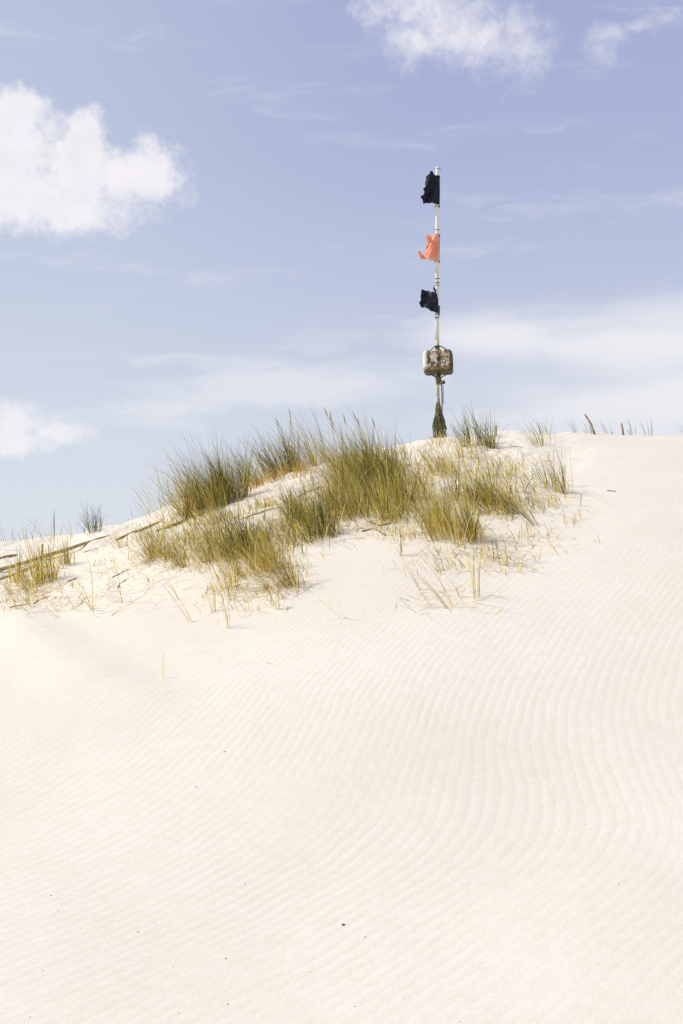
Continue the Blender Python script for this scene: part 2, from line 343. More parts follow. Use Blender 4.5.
def build_dune():
    fu = np.linspace(-0.30, 0.30, 1000)
    cu = 0.30 + np.cumsum(0.002 * 1.16 ** np.arange(1, 62)); cu = cu[cu < 60]
    u = np.concatenate([-cu[::-1], fu, cu])
    y1 = np.arange(4.6, 17.6, 0.02)
    y0 = 4.6 - np.cumsum(0.03 * 1.22 ** np.arange(1, 45)); y0 = y0[y0 > -500][::-1]
    y2 = 17.6 + np.cumsum(0.03 * 1.09 ** np.arange(1, 110)); y2 = y2[y2 < 6000]
    y = np.concatenate([y0, y1, y2])
    wdt = np.where(y > 5, y, 5.0)
    wdt = np.where(y < 0, 5 - y * 0.5, wdt)
    gu, gy = np.meshgrid(u, y); gx = gu * wdt[:, None]
    z = H(gx, gy)
    X, Y, dx, ph = ripple_phase()
    p = bil(X, Y, dx, ph, gx, gy)
    def cn(s, q): return vnoise(gx * q, gy * q, s) + 1j * vnoise(gx * q + 5, gy * q + 9, s + 1)
    p = p + 1.2 * fbm(gx * 2.2, gy * 1.6, 55, 3)
    psi = np.exp(1j * p) * (1 + 0.9 * cn(61, 0.9) + 0.9 * cn(71, 2.1) + 0.5 * cn(75, 4.5))
    p = np.angle(psi); mag = np.minimum(np.abs(psi) / 0.6, 1.0)
    prof = (np.sin(p) + 0.25 * np.sin(2 * p + 0.9)) * mag * (0.85 + 0.3 * vnoise(gx * 6, gy * 3, 57))
    px = 341.5 + F * gx / np.maximum(gy, 1)
    g = grassy(gx, gy)
    amp = (1 - 0.93 * g) * sstep(2, 4, gy) * (1 - 0.9 * sstep(12.0, 14.2, gy)) * (1 - sstep(15.2, 17, gy)) * (1 - sstep(5, 7, np.abs(gx)))
    # smoother, wind-scoured sheet towards the left flank
    t = (gx + 3.05) * 0.80 + (gy - 12.0) * 0.42
    amp = amp * (1 - 0.85 * sstep(1.0, -0.1, t) * sstep(8.8, 10.2, gy))
    amp = amp * np.clip(0.78 + 0.75 * fbm(gx * 0.9, gy * 0.8, 81, 3), 0.2, 1.35) * (0.55 + 0.45 * sstep(14.5, 10.5, gy))
    rp = prof * amp
    z = z + 0.00056 * rp * (1 - 0.35 * sstep(-0.2, 1.5, gx))
    # trampled, uneven sand between the plants
    z = z + g * 0.006 * fbm(gx * 14, gy * 14, 91, 3) * (gy < 25)
    ny, nx = z.shape
    co = np.stack([gx, gy, z], -1).reshape(-1, 3)
    i = np.arange(ny * nx).reshape(ny, nx)
    q = np.stack([i[:-1, :-1], i[:-1, 1:], i[1:, 1:], i[1:, :-1]], -1).reshape(-1, 4)
    me = bpy.data.meshes.new('sand_dune')
    me.vertices.add(len(co)); me.vertices.foreach_set('co', co.astype(np.float32).ravel())
    me.loops.add(q.size); me.loops.foreach_set('vertex_index', q.astype(np.int32).ravel())
    me.polygons.add(len(q)); me.polygons.foreach_set('loop_start', np.arange(0, q.size, 4, dtype=np.int32))
    me.polygons.foreach_set('use_smooth', np.ones(len(q), bool))
    me.update(calc_edges=True); me.validate()
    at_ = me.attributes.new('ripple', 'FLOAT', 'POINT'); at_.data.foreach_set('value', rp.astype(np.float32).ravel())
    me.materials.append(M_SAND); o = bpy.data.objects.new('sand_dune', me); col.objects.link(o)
    tag(o, 'pale rippled sand dune rising to a grassy crest', 'sand dune', kind='structure')
build_dune()

# ------------------------------------------------------------------ marram grass
PAL = {  # linear base colours: (root, middle, tip)
    'green': ((0.30, 0.25, 0.07), (0.235, 0.210, 0.036), (0.150, 0.148, 0.042)),
    'dark':  ((0.12, 0.10, 0.035), (0.052, 0.056, 0.016), (0.046, 0.056, 0.030)),  # dark green blades; also paints the shade inside dense clumps
    'olive': ((0.46, 0.35, 0.12), (0.510, 0.400, 0.070), (0.360, 0.295, 0.065)),
    'straw': ((0.66, 0.54, 0.30), (0.680, 0.540, 0.280), (0.580, 0.450, 0.230)),
    'brown': ((0.34, 0.22, 0.08), (0.300, 0.190, 0.062), (0.230, 0.150, 0.055)),
}
NS = 7
def blades(bx, by, L, az_, th0, bend, kind, wid, rng, twist=0.5, sink=0.02, origin=(0, 0, 0)):
    """ribbons grown from the sand; returns verts, faces, colours"""
    n = len(bx); s = np.linspace(0, 1, NS)[None, :]
    th = th0[:, None] + bend[:, None] * s ** 1.5
    dl = (L / (NS - 1))[:, None]
    r = np.concatenate([np.zeros((n, 1)), np.cumsum(np.sin(th[:, :-1]) * dl, 1)], 1)
    h = np.concatenate([np.zeros((n, 1)), np.cumsum(np.cos(th[:, :-1]) * dl, 1)], 1)
    a = az_[:, None] + (rng.normal(0, 0.25, n))[:, None] * s
    X = bx[:, None] + r * np.cos(a); Y = by[:, None] + r * np.sin(a)
    Z = (H(bx, by) - sink)[:, None] + h
    ground = H(X, Y) + 0.006
    Z = np.where(s > 0.2, np.maximum(Z, ground), Z)
    fa = a + np.pi / 2 + rng.normal(0, twist, n)[:, None]
    wd = wid[:, None] * 0.5 * (1 - s ** 2.2 * 0.92) * (0.7 + 0.6 * np.minimum(s * 4, 1) * 0.5)
    WX = np.cos(fa) * wd; WY = np.sin(fa) * wd
    ox, oy, oz = origin
    A = np.stack([X - WX - ox, Y - WY - oy, Z - oz], -1); B = np.stack([X + WX - ox, Y + WY - oy, Z - oz], -1)
    V = np.stack([A, B], 2).reshape(n, NS * 2, 3)
    base = (np.arange(n) * NS * 2)[:, None]
    fl = []
    for k in range(NS - 1):
        fl.append(base + np.array([[2 * k, 2 * k + 1, 2 * k + 3, 2 * k + 2]]))
    Fc = np.stack(fl, 1).reshape(-1, 4)
    C = np.zeros((n, NS, 3))
    for nm, (c0, c1, c2) in PAL.items():
        mk = kind == nm
        if mk.any():
            sv = s[0][:, None]
            c = np.where(sv < 0.35, np.array(c0) + (np.array(c1) - np.array(c0)) * (sv / 0.35), np.array(c1) + (np.array(c2) - np.array(c1)) * ((sv - 0.35) / 0.65))
            C[mk] = c[None]
    C *= 1.2
    C *= np.clip(rng.normal(1, 0.34, (n, 1, 1)), 0.35, 1.9); C[:, :, 0:1] *= np.clip(rng.normal(1, 0.07, (n, 1, 1)), 0.8, 1.25)
    dryt = (rng.random((n, 1)) < 0.25) & (s > 0.75)
    C = np.where(dryt[:, :, None], C * 0.4 + np.array([0.5, 0.38, 0.17]) * 0.6, C)
    C = np.repeat(C[:, :, None, :], 2, 2).reshape(-1, 3)
    return V.reshape(-1, 3), Fc, np.clip(C, 0, 0.9)
def blade_obj(name, data, parent=None, loc=(0, 0, 0)):
    V, Fc, C = data
    me = bpy.data.meshes.new(name); me.vertices.add(len(V)); me.vertices.foreach_set('co', V.astype(np.float32).ravel())
    me.loops.add(Fc.size); me.loops.foreach_set('vertex_index', Fc.astype(np.int32).ravel())
    me.polygons.add(len(Fc)); me.polygons.foreach_set('loop_start', np.arange(0, Fc.size, 4, dtype=np.int32)); me.update(calc_edges=True)
    ca = me.attributes.new('Col', 'FLOAT_COLOR', 'POINT'); ca.data.foreach_set('color', np.concatenate([C, np.ones((len(C), 1))], 1).astype(np.float32).ravel())
    me.materials.append(M_BLADE); o = bpy.data.objects.new(name, me); col.objects.link(o)
    if parent: o.parent = parent
    else: o.location = loc
    return o

PXM = lambda Y: F / Y
def grow(n, cx, cy, rad, hgt, mix, rng, lean=0.30, spread=0.42, bend=0.55, wmul=1.0, aspect=1.5, wind=math.pi):
    tail = np.where(rng.random(n) < 0.3, 1.6, 1.0) if n > 30 else np.ones(n)
    lean = lean * 1.15
    bx = cx + rng.normal(0, rad * 0.5, n) * tail; by = cy + rng.normal(0, rad * 0.5 * aspect, n) * tail
    L = hgt * np.clip(rng.normal(0.76, 0.22, n), 0.22, 1.18) / np.sqrt(1 + 0.0 * bx)
    # outward splay plus wind from the right
    ox = np.clip((bx - cx) / rad, -1.2, 1.2) * spread + rng.normal(0, spread * 0.45, n) + lean * math.cos(wind)
    oy = np.clip((by - cy) / (rad * aspect), -1.2, 1.2) * spread + rng.normal(0, spread * 0.45, n) - 0.04
    if n > 60:      # blades come up in bunches, each with its own lean and height
        K = max(4, n // 26); tu = rng.integers(0, K, n); sx_, sy_ = rng.normal(0, rad * 0.62, K), rng.normal(0, rad * 0.62 * aspect, K)
        on = rng.random(n) < 0.78; bx = np.where(on, cx + sx_[tu] + (bx - cx) * 0.28, bx); by = np.where(on, cy + sy_[tu] + (by - cy) * 0.28, by)
        ox = (ox + lean) * 0.62 - lean * 1.1 + np.where(on, rng.normal(0, 0.20, K)[tu] + sx_[tu] / rad * spread * 0.4, 0); oy = oy * 0.62 + np.where(on, rng.normal(0, 0.2, K)[tu], 0)
        L = L * np.where(on, np.clip(rng.normal(1.0, 0.17, K), 0.6, 1.22)[tu], 0.85)
    th0 = np.hypot(ox, oy) * 0.8; a = np.arctan2(oy, ox)
    bd = np.abs(rng.normal(bend, bend * 0.6, n)) * (0.6 + 1.1 * (rng.random(n) < 0.45))
    # the wind turns the bending side
    a = np.where(np.cos(a - wind) < -0.2, a + (rng.random(n) < 0.45) * (wind - a) * 0.6, a)
    names = list(mix); pr = np.array([mix[k] for k in names], float); pr /= pr.sum()
    kind = np.array(names)[rng.choice(len(names), n, p=pr)]
    wid = rng.uniform(0.0038, 0.0068, n) * wmul
    return bx, by, L, a, th0, bd, kind, wid

tuss_n = 0
def tussock(px, py, hpx, rpx, n, mix, label, back=0.0, group=None, lean=0.30, spread=0.42, bend=0.55, wmul=1.0, cat='grass tussock', dry=0.2, name='marram_tussock', spikes=0):
    global tuss_n; tuss_n += 1
    rng = np.random.default_rng(1000 + tuss_n)
    if name == 'marram_shoot' and not back: hpx *= 1.25
    X, Y, Z = at(px, py, back); s = Y / F
    root = empty(name, (X, Y, Z)); tag(root, label, cat, group or 'marram grass tussocks on the dune')
    if name == 'marram_shoot':
        g = grow(n, X, Y, rpx * s, hpx * s, mix, rng, lean, spread, bend, wmul)
        for k in range(n): blade_obj('blade', blades(*[q[k:k + 1] for q in g], rng, origin=(X, Y, Z)), root)
        return root
    if n > 70: n = int(n * 1.35); hpx *= 1.12
    nd = max(3, int(n * dry)); ng = n - nd
    g = grow(ng, X, Y, rpx * s, hpx * s, mix, rng, lean, spread, bend, wmul)
    blade_obj('green_blades', blades(*g, rng, origin=(X, Y, Z)), root)
    g = grow(nd, X, Y, rpx * s * 1.25, hpx * s * 0.72, {'straw': 3, 'brown': 1}, rng, lean * 0.8, spread * 1.8, bend * 2.0, wmul)
    blade_obj('dry_blades', blades(*g, rng, origin=(X, Y, Z)), root)
    if spikes:
        tb = TB()
        for _ in range(spikes):
            bx = X + rng.normal(0, rpx * s * 0.4); by = Y + rng.normal(0, rpx * s * 0.3); h = hpx * s * rng.uniform(0.95, 1.2)
            ln = -rng.uniform(0.05, 0.35); zz = float(H(bx, by))
            pts = [(bx - X + ln * h * q * q, by - Y, zz - Z + h * q) for q in (0, 0.3, 0.6, 0.82, 0.86, 0.93, 1.0)]
            tb.tube(pts, [0.0024, 0.0022, 0.0018, 0.0018, 0.006, 0.007, 0.001], 5)
        tb.build('flower_spike', M_SPIKE, root)
    return root
M_SPIKE = mottled('dry_spike', (0.42, 0.33, 0.17), (0.55, 0.44, 0.25), 40, 0.9)

G1 = {'green': 2.6, 'olive': 4.2, 'dark': 1.9, 'straw': 1.4}
G2 = {'dark': 4.5, 'green': 3, 'olive': 2.2}
G3 = {'olive': 4.5, 'green': 1.8, 'straw': 2.8, 'dark': 0.8}
G4 = {'olive': 3, 'straw': 4, 'green': 1.2, 'brown': 0.5}
T = tussock
# --- far left flank
T(93, 532, 40, 7, 62, {'dark': 5, 'green': 3}, 'lone dark green tussock fanning up against the sky on the left flank', lean=0.25, spread=0.34, dry=0.1)
T(41, 582, 52, 11, 130, G3, 'olive tussock growing through the half buried rails at far left', lean=0.15, spread=0.35)
T(22, 592, 44, 12, 80, G4, 'straw coloured tussock just below the rails at the left edge', lean=0.35, spread=0.55, bend=0.8)
T(64, 566, 34, 10, 72, G3, 'olive tuft growing on the longest rail right of the stake', lean=0.25, spread=0.45)
T(14, 582, 36, 12, 80, G3, 'olive tuft growing between the rails at the left edge', lean=0.25, spread=0.5)
T(128, 545, 26, 13, 80, G4, 'low straw tuft between the two rails on the left slope', lean=0.3, spread=0.6)
T(56, 543, 22, 5, 10, G4, 'few short pale stems on the crest right of the left edge rails', spread=0.3, lean=0.1, dry=0.4)
T(12, 548, 34, 22, 30, G2, 'sparse dark stems behind the crest at the left edge', back=0.5, lean=0.3, spread=0.5, dry=0.1)
T(48, 545, 42, 10, 16, G2, 'sparse leaning stems behind the crest near the left edge', back=0.4, lean=0.35, spread=0.5, dry=0.1)
T(76, 545, 26, 10, 12, G2, 'thin wispy stems behind the crest left of the lone tussock', back=0.5, lean=0.1, spread=0.5, dry=0.1)
T(156, 514, 54, 16, 34, G2, 'long sparse blades sweeping left over the crest beside the upper rail', back=0.25, lean=0.60, spread=0.4, bend=0.6, dry=0.1)
T(130, 524, 30, 8, 10, G2, 'low wisp of thin blades on the crest above the upper rail', back=0.3, lean=0.6, spread=0.5, dry=0.1)
# --- clumps under the rail on the left
T(148, 560, 42, 12, 110, G3, 'arching yellow tussock on bare sand, lowest left of the main grass', lean=0.45, spread=0.55, bend=0.7)
T(170, 556, 42, 11, 120, G1, 'dense olive tussock right of the arching yellow one', lean=0.3, spread=0.5)
T(190, 562, 38, 13, 90, G1, 'low tussock with blades combed to the left on the lower slope', lean=0.55, spread=0.5, bend=0.8)
# --- upper left mass on the crest
T(188, 512, 54, 13, 180, G1, 'leftmost thick tussock of the crest mass', lean=0.32, dry=0.25)
T(206, 508, 58, 13, 230, G1, 'thick tussock second from the left in the crest mass', lean=0.3)
T(225, 505, 62, 12, 280, G2, 'dark green tussock with shaded right side at the edge of the sand shelf', lean=0.3, spread=0.36)
T(238, 499, 52, 8, 160, G2, 'dark tussock casting its shadow on the bare sand shelf', lean=0.25, spread=0.3)
T(200, 494, 50, 16, 110, G2, 'tussock standing behind the left crest mass with wispy tips', back=0.4, lean=0.42, dry=0.1)
T(252, 481, 56, 12, 200, G2, 'dark leaning tussock behind the left end of the sand shelf', back=0.1, lean=0.5, spread=0.35, dry=0.12)
T(272, 476, 56, 11, 200, G2, 'dark leaning tussock behind the middle of the sand shelf', back=0.1, lean=0.55, spread=0.3, dry=0.12)
T(294, 470, 52, 10, 240, G2, 'very dark upright tussock behind the right end of the sand shelf', back=0.1, lean=0.3, spread=0.28, dry=0.12, spikes=3)
T(315, 466, 54, 10, 150, G1, 'green tussock between the very dark tussock and the tall central mass', back=0.1, lean=0.35, spread=0.35)
T(262, 483, 18, 24, 300, {'brown': 6, 'olive': 1.5}, 'low fringe of brown dead grass along the sand shelf', lean=0.1, spread=0.8, dry=0.3)
T(298, 474, 17, 20, 220, {'brown': 6, 'olive': 1.5}, 'short rusty grass at the foot of the very dark tussock', lean=0.1, spread=0.8, dry=0.3)
# --- central mass
T(338, 470, 52, 12, 130, G1, 'tall loose tussock with one very long blade on the crest', lean=0.42, spread=0.42, spikes=2)
T(352, 482, 58, 14, 260, G1, 'left side tussock of the tall central mass', lean=0.28, spread=0.36, spikes=3)
T(372, 480, 58, 14, 280, {'green': 4, 'olive': 3, 'dark': 2}, 'tallest central tussock reaching above the crest', lean=0.22, spread=0.34, spikes=3)
T(392, 486, 54, 12, 220, {'green': 4, 'olive': 2, 'dark': 3}, 'right side tussock of the central mass beside bare sand', lean=0.25, spread=0.32)
T(402, 455, 32, 6, 40, G2, 'small dark spray left of the bare crest gap', back=0.1, lean=0.45, spread=0.3)
T(358, 515, 48, 18, 220, G1, 'wide olive tussock below the central mass', lean=0.2, spread=0.45)
T(388, 520, 44, 16, 180, G1, 'matted tussock below and right of the central mass', lean=0.2, spread=0.45)
T(376, 503, 40, 14, 170, G1, 'shorter tussock filling the hollow under the tallest central one', lean=0.3, spread=0.5)
T(402, 498, 40, 12, 130, G1, 'small tussock joining the central mass to the right hand mass', lean=0.35, spread=0.5)
T(332, 500, 44, 13, 170, G1, 'shaggy tussock at the lower left of the central mass', lean=0.2, spread=0.55, bend=0.8)
T(300, 520, 46, 13, 180, G1, 'shaggy tussock with arching blades below the sand shelf', lean=0.1, spread=0.55, bend=0.8)
T(322, 536, 52, 12, 200, G2, 'dark rooted tussock at the lower edge of the central grass', lean=0.2, spread=0.42)
T(266, 506, 18, 10, 80, G3, 'small mat of grass alone on the sand shelf', lean=-0.1, spread=0.9, bend=0.8)
# --- lower left-centre fan
T(216, 556, 54, 13, 150, G3, 'open yellow tussock above the bare lower slope', lean=0.25, spread=0.5)
T(243, 556, 52, 13, 240, G2, 'dark hollowed tussock in the lower centre left', lean=0.35, spread=0.45)
T(266, 572, 58, 13, 180, G3, 'sweeping olive tussock right of the dark hollowed one', lean=0.4, spread=0.4)
T(290, 586, 58, 12, 170, G1, 'lowest leaning tussock of the lower fan with shadow on sand', lean=0.55, spread=0.35, bend=0.7)
T(228, 590, 50, 12, 60, G4, 'thin straw tussock hanging below the lower fan', lean=0.1, spread=0.35)
# --- right-hand mass
T(418, 500, 42, 16, 110, G1, 'left tussock of the right hand mass', lean=0.25, spread=0.45)
T(432, 530, 46, 18, 130, G3, 'yellow green tussock at the lower edge of the right hand mass', lean=0.2, spread=0.4)
T(455, 534, 52, 18, 170, G3, 'broad yellow green tussock in the middle of the right hand mass', lean=0.2, spread=0.36)
T(474, 541, 50, 8, 120, {'olive': 4, 'green': 2, 'dark': 3}, 'lowest tight tussock of the right hand mass', lean=0.1, spread=0.28)
T(470, 500, 48, 18, 110, G1, 'tussock in the heart of the right hand mass', lean=0.35, spread=0.36)
T(497, 505, 50, 15, 120, {'green': 4, 'olive': 3, 'dark': 2}, 'green tussock combed left at the upper right of the mass', lean=0.5, spread=0.3)
T(515, 512, 48, 10, 100, G1, 'slender tussock on the right rim of the mass', lean=0.6, spread=0.25)
T(448, 470, 34, 14, 110, G3, 'thin tussock below the marker pole', lean=0.35, spread=0.4)
T(438, 445, 20, 9, 66, G4, 'pale short grass around the foot of the marker pole', lean=0.2, spread=0.6)
T(470, 447, 44, 9, 80, {'green': 3, 'dark': 3}, 'upright tussock right of the marker pole', lean=0.2, spread=0.45)
T(487, 446, 40, 8, 90, {'dark': 3, 'green': 2, 'olive': 2}, 'second tussock right of the marker pole beside a stake', lean=0.2, spread=0.45)
T(539, 446, 40, 7, 52, G1, 'small tussock alone on the bare right crest', lean=0.25, spread=0.4)
T(561, 490, 54, 8, 70, G1, 'rightmost tussock on the slope with a long shadow', lean=0.3, spread=0.26, dry=0.1)
T(545, 488, 44, 9, 40, G1, 'sparse tussock just left of the rightmost one', lean=0.4, spread=0.35)
T(536, 525, 58, 5, 34, G1, 'narrow diagonal tuft leaning left on the lower right slope', lean=0.72, spread=0.14, bend=0.25)
T(577, 521, 20, 8, 22, G4, 'pale little tuft at the right end of the lower slope', lean=0.0, spread=0.3, dry=0.5)
# --- isolated shoots on bare sand
SH = dict(name='marram_shoot', group='single grass shoots on bare sand', cat='grass shoot', wmul=1.15)
T(476, 597, 56, 5, 9, G4, 'slim straw shoot standing in bare sand with a long straight shadow', lean=0.06, spread=0.13, bend=0.25, **SH)
T(506, 565, 42, 5, 8, G4, 'pale upright shoot right of the slim straw shoot', lean=0.05, spread=0.13, bend=0.2, **SH)
T(452, 608, 56, 3.5, 11, G4, 'bent shoot splaying over bare sand, lowest of the right group', lean=0.45, spread=0.32, bend=0.5, **SH)
T(433, 607, 46, 2, 4, G4, 'long bare shoot leaning left from the lower sand', lean=0.6, spread=0.08, bend=0.2, **SH)
T(462, 598, 40, 2, 4, G4, 'faint thin shoot between the bent shoot and the slim one', lean=0.3, spread=0.15, bend=0.3, **SH)
T(491, 560, 44, 4, 9, G4, 'two curved straw stems under the right hand mass', lean=0.25, spread=0.2, bend=0.3, **SH)
T(401, 556, 44, 2.5, 8, G4, 'pale straw shoot hanging left under the right hand mass', lean=0.0, spread=0.15, bend=0.2, **SH)
T(163, 678, 29, 0.8, 2, {'straw': 1}, 'tiny twig-like shoot alone low on the left sand', lean=0.03, spread=0.04, bend=0.1, **SH)
T(266, 664, 10, 0.8, 2, G4, 'tiniest stub of a shoot alone on the central sand', lean=0.0, spread=0.1, bend=0.2, **SH)
T(192, 622, 40, 1.6, 5, G4, 'dark leaning shoot below the arching yellow tussock', lean=0.45, spread=0.14, bend=0.3, **SH)
T(226, 628, 42, 5, 7, G4, 'straight pair of straw shoots below the straw tussock', lean=0.2, spread=0.1, bend=0.15, **SH)
T(214, 612, 44, 3, 8, G4, 'short straw shoot left of the straight pair', lean=0.05, spread=0.15, bend=0.3, **SH)
T(278, 610, 34, 3, 6, G4, 'slender shoot beneath the lowest leaning tussock', lean=0.1, spread=0.15, bend=0.3, **SH)
T(120, 603, 50, 3, 7, G4, 'arched bare shoot on the left slope under the rails', lean=0.5, spread=0.3, bend=1.0, **SH)
T(92, 610, 44, 3, 6, G4, 'drooping shoot left of the arched bare one', lean=0.3, spread=0.3, bend=1.1, **SH)
T(345, 618, 42, 2, 4, G4, 'thin drooping shoot on bare sand below the central grass', lean=0.7, spread=0.2, bend=0.7, **SH)
# --- crest to the right: tips showing from the lee side
AR = dict(name='marram_shoot', group='single grass shoots on bare sand', cat='grass shoot', wmul=1.0)
T(470, 603, 44, 3, 5, G4, 'arching pale shoot drooping left at the lowest edge of the right group', lean=0.6, spread=0.3, bend=1.1, **AR)
T(421, 590, 48, 2, 4, G4, 'long lean stem left of the bent splaying shoot', lean=0.5, spread=0.1, bend=0.4, **AR)
T(440, 572, 40, 4, 6, G4, 'short fan of stems between the yellow mass and the bent shoot', lean=0.2, spread=0.3, bend=0.5, **AR)
T(520, 572, 26, 4, 5, G4, 'lowest small shoot at the far right of the isolated group', lean=0.0, spread=0.3, bend=0.7, **AR)
T(250, 612, 40, 3, 6, G4, 'fine arched shoot right of the straight pair', lean=0.3, spread=0.25, bend=0.9, **AR)
T(180, 600, 34, 3, 5, G4, 'fine curved shoot above the dark leaning one', lean=0.4, spread=0.3, bend=0.9, **AR)
T(548, 437, 20, 5, 12, G2, 'thin sparse shoot behind the crest right of the small lone tussock', lean=0.3, spread=0.3, name='marram_shoot', group='grass tips showing over the right crest', cat='grass shoot', back=0.4)
T(590, 436, 17, 6, 10, G2, 'fine blade tips beside the tilted grass tip', lean=0.3, spread=0.3, name='marram_shoot', group='grass tips showing over the right crest', cat='grass shoot', back=0.5)
T(632, 438, 17, 8, 10, G2, 'fine blade tips right of the stubby stake', lean=0.3, spread=0.3, name='marram_shoot', group='grass tips showing over the right crest', cat='grass shoot', back=0.5)
TP = dict(name='marram_shoot', group='grass tips showing over the right crest', cat='grass shoot', back=0.5, dry=0.05)
T(575, 437, 26, 4, 8, G2, 'thin pair of blade tips over the right crest', lean=0.35, spread=0.15, **TP)
T(608, 437, 22, 9, 14, G2, 'cluster of low blade tips over the right crest', lean=0.35, spread=0.3, **TP)
T(650, 440, 24, 5, 5, G2, 'single faint blade tip over the right crest', lean=0.15, spread=0.2, **TP)
T(688, 440, 24, 5, 7, G2, 'blade tips leaning in at the right edge of the crest', lean=0.6, spread=0.2, **TP)

# loose ground cover between the tussocks
def ground_cover():
    rng = np.random.default_rng(77)
    polys = [  # (px, py, rx, ry, n, height px, mix)
        (205, 520, 44, 16, 650, 24, G1), (235, 540, 50, 20, 600, 24, G3), (225, 560, 56, 20, 500, 26, G3), (345, 505, 64, 28, 1500, 30, G1), (265, 545, 36, 18, 420, 28, G1), (405, 500, 40, 18, 420, 32, G3), (500, 500, 40, 26, 360, 32, G3), (440, 470, 50, 14, 260, 24, G3), (185, 545, 44, 12, 280, 24, G3), (460, 505, 66, 34, 700, 28, G3),
        (475, 468, 60, 16, 260, 20, G4), (180, 550, 50, 16, 260, 20, G4), (270, 560, 42, 22, 340, 24, G4), (40, 590, 42, 16, 260, 15, G4), (20, 605, 34, 10, 120, 14, G4),
        (520, 500, 40, 34, 200, 24, G4), (240, 595, 50, 16, 110, 20, G4), (470, 562, 60, 18, 130, 24, G4), (300, 524, 30, 14, 260, 26, G1), (420, 518, 34, 14, 260, 26, G3), (110, 565, 60, 22, 110, 14, G4), (375, 470, 40, 16, 500, 34, G1), (215, 500, 36, 10, 400, 30, G2),
        (540, 535, 36, 16, 60, 18, G4), (300, 535, 30, 14, 240, 26, G1), (410, 535, 40, 8, 200, 16, G3)]
    Vs, Fs, Cs, off = [], [], [], 0
    for px, py, rx, ry, n, hp, mix in polys:
        X0, Y0, _ = at(px, py); s = Y0 / F
        m_ = 46; n = int(n * 1.25); qx = px + rng.normal(0, rx * 0.5, m_); qy = py + rng.normal(0, ry * 0.5, m_)
        P = np.array([at(a, b) for a, b in zip(qx, qy)])
        idx = rng.integers(0, m_, n)
        g = list(grow(n, 0, 0, 0.10, hp * s, mix, rng, 0.3, 0.95, 0.9)); g[0] = g[0] + P[idx, 0]; g[1] = g[1] + P[idx, 1]
        V, Fc, C = blades(*g, rng); Vs.append(V); Fs.append(Fc + off); Cs.append(C); off += len(V)
    o = blade_obj('dune_grass', (np.concatenate(Vs), np.concatenate(Fs), np.concatenate(Cs)))
    tag(o, 'loose thin grass scattered between the tussocks', 'grass', kind='stuff')
ground_cover()

# dead leaves and blown straw lying on the sand
def litter():
    rng = np.random.default_rng(99); Vs, Fs, Cs, off = [], [], [], 0
    for px, py, rx, ry, n in [(50, 600, 60, 18, 230), (120, 580, 60, 22, 150), (250, 590, 60, 18, 150), (480, 545, 70, 22, 200), (350, 530, 60, 12, 160), (545, 500, 40, 26, 70), (430, 470, 50, 18, 120), (255, 500, 40, 14, 70), (450, 600, 60, 14, 60), (500, 560, 60, 16, 90)]:
        P = np.array([at(px + rng.normal(0, rx * 0.5), py + rng.normal(0, ry * 0.5)) for _ in range(n)])
        L = rng.uniform(0.06, 0.30, n); kind = np.array(['straw', 'brown', 'olive'])[rng.choice(3, n, p=[0.6, 0.25, 0.15])]
        V, Fc, C = blades(P[:, 0], P[:, 1], L, rng.uniform(0, 6.28, n), rng.uniform(1.2, 1.6, n), rng.uniform(0.0, 0.5, n), kind, rng.uniform(0.004, 0.007, n), rng, sink=-0.006)
        Vs.append(V); Fs.append(Fc + off); Cs.append(C); off += len(V)
    o = blade_obj('straw_litter', (np.concatenate(Vs), np.concatenate(Fs), np.concatenate(Cs)))
    tag(o, 'dead straw and blades lying on the sand among the plants', 'plant litter', kind='stuff')
litter()

# ------------------------------------------------------------------ half-buried rails, sticks, roots
def rail(pix, r, label, name='wooden_rail', m=None, cat='old rail', lift=0.3, group='half buried old rails on the left flank'):
    P = [Vector(at(a, b)) for a, b in pix]; rng = random.Random(hash(label) % 1000 if False else len(label))
    pts = []; rad = []
    P = [Vector((p.x, p.y, float(H(p.x, p.y)))) for p in P]
    A, B = P[0], P[-1]; stiff = 0.8 if name == 'wooden_rail' else 0.35
    for i in range(len(P) - 1):
        for k in range(6):
            p = P[i].lerp(P[i + 1], k / 6); f = (p.x - A.x) / (B.x - A.x); c_ = A.lerp(B, f)
            z = float(H(p.x, p.y)) * (1 - stiff) + c_.z * stiff
            p = p.lerp(c_, stiff * 0.8); z = max(z, float(H(p.x, p.y)) - r * 0.75)
            p.z = z + r * lift + rng.uniform(-0.07, 0.07) * r; pts.append(p)
    pts.append(P[-1] + Vector((0, 0, -r * 0.3)))
    n = len(pts); rad = [r * (0.85 + 0.25 * rng.random()) * (1 - 0.45 * (i / (n - 1)) ** 3) for i in range(n)]
    o0 = pts[0].copy(); tb = TB(); tb.tube([p - o0 for p in pts], rad, 6 if name == 'wooden_rail' else 7, flat=0.7)
    o = tb.build(name, m or M_WOOD, loc=o0); tag(o, label, cat, group); return o
rail([(-14, 574), (30, 562), (72, 549), (114, 535)], 0.021, 'longest weathered rail running up the sand through the olive tussock')
rail([(-12, 584), (14, 571), (40, 564)], 0.019, 'short weathered rail lying below the longest one at the left edge')
rail([(-14, 562), (2, 559), (17, 555)], 0.020, 'short dark rail end above the longest one at the left edge')
rail([(116, 541), (138, 531), (162, 521)], 0.018, 'weathered rail in the sand above the arching yellow tussock')
rail([(156, 532), (180, 525), (206, 512)], 0.016, 'rail running into the leftmost thick crest tussock')
rail([(84, 553), (98, 549)], 0.008, 'thin stick parallel to the longest rail', 'stick', M_ROOT, 'stick', group='sticks and roots on the sand')
rail([(68, 582), (78, 578)], 0.008, 'short dark stick right of the olive tussock', 'stick', M_ROOT, 'stick', group='sticks and roots on the sand')
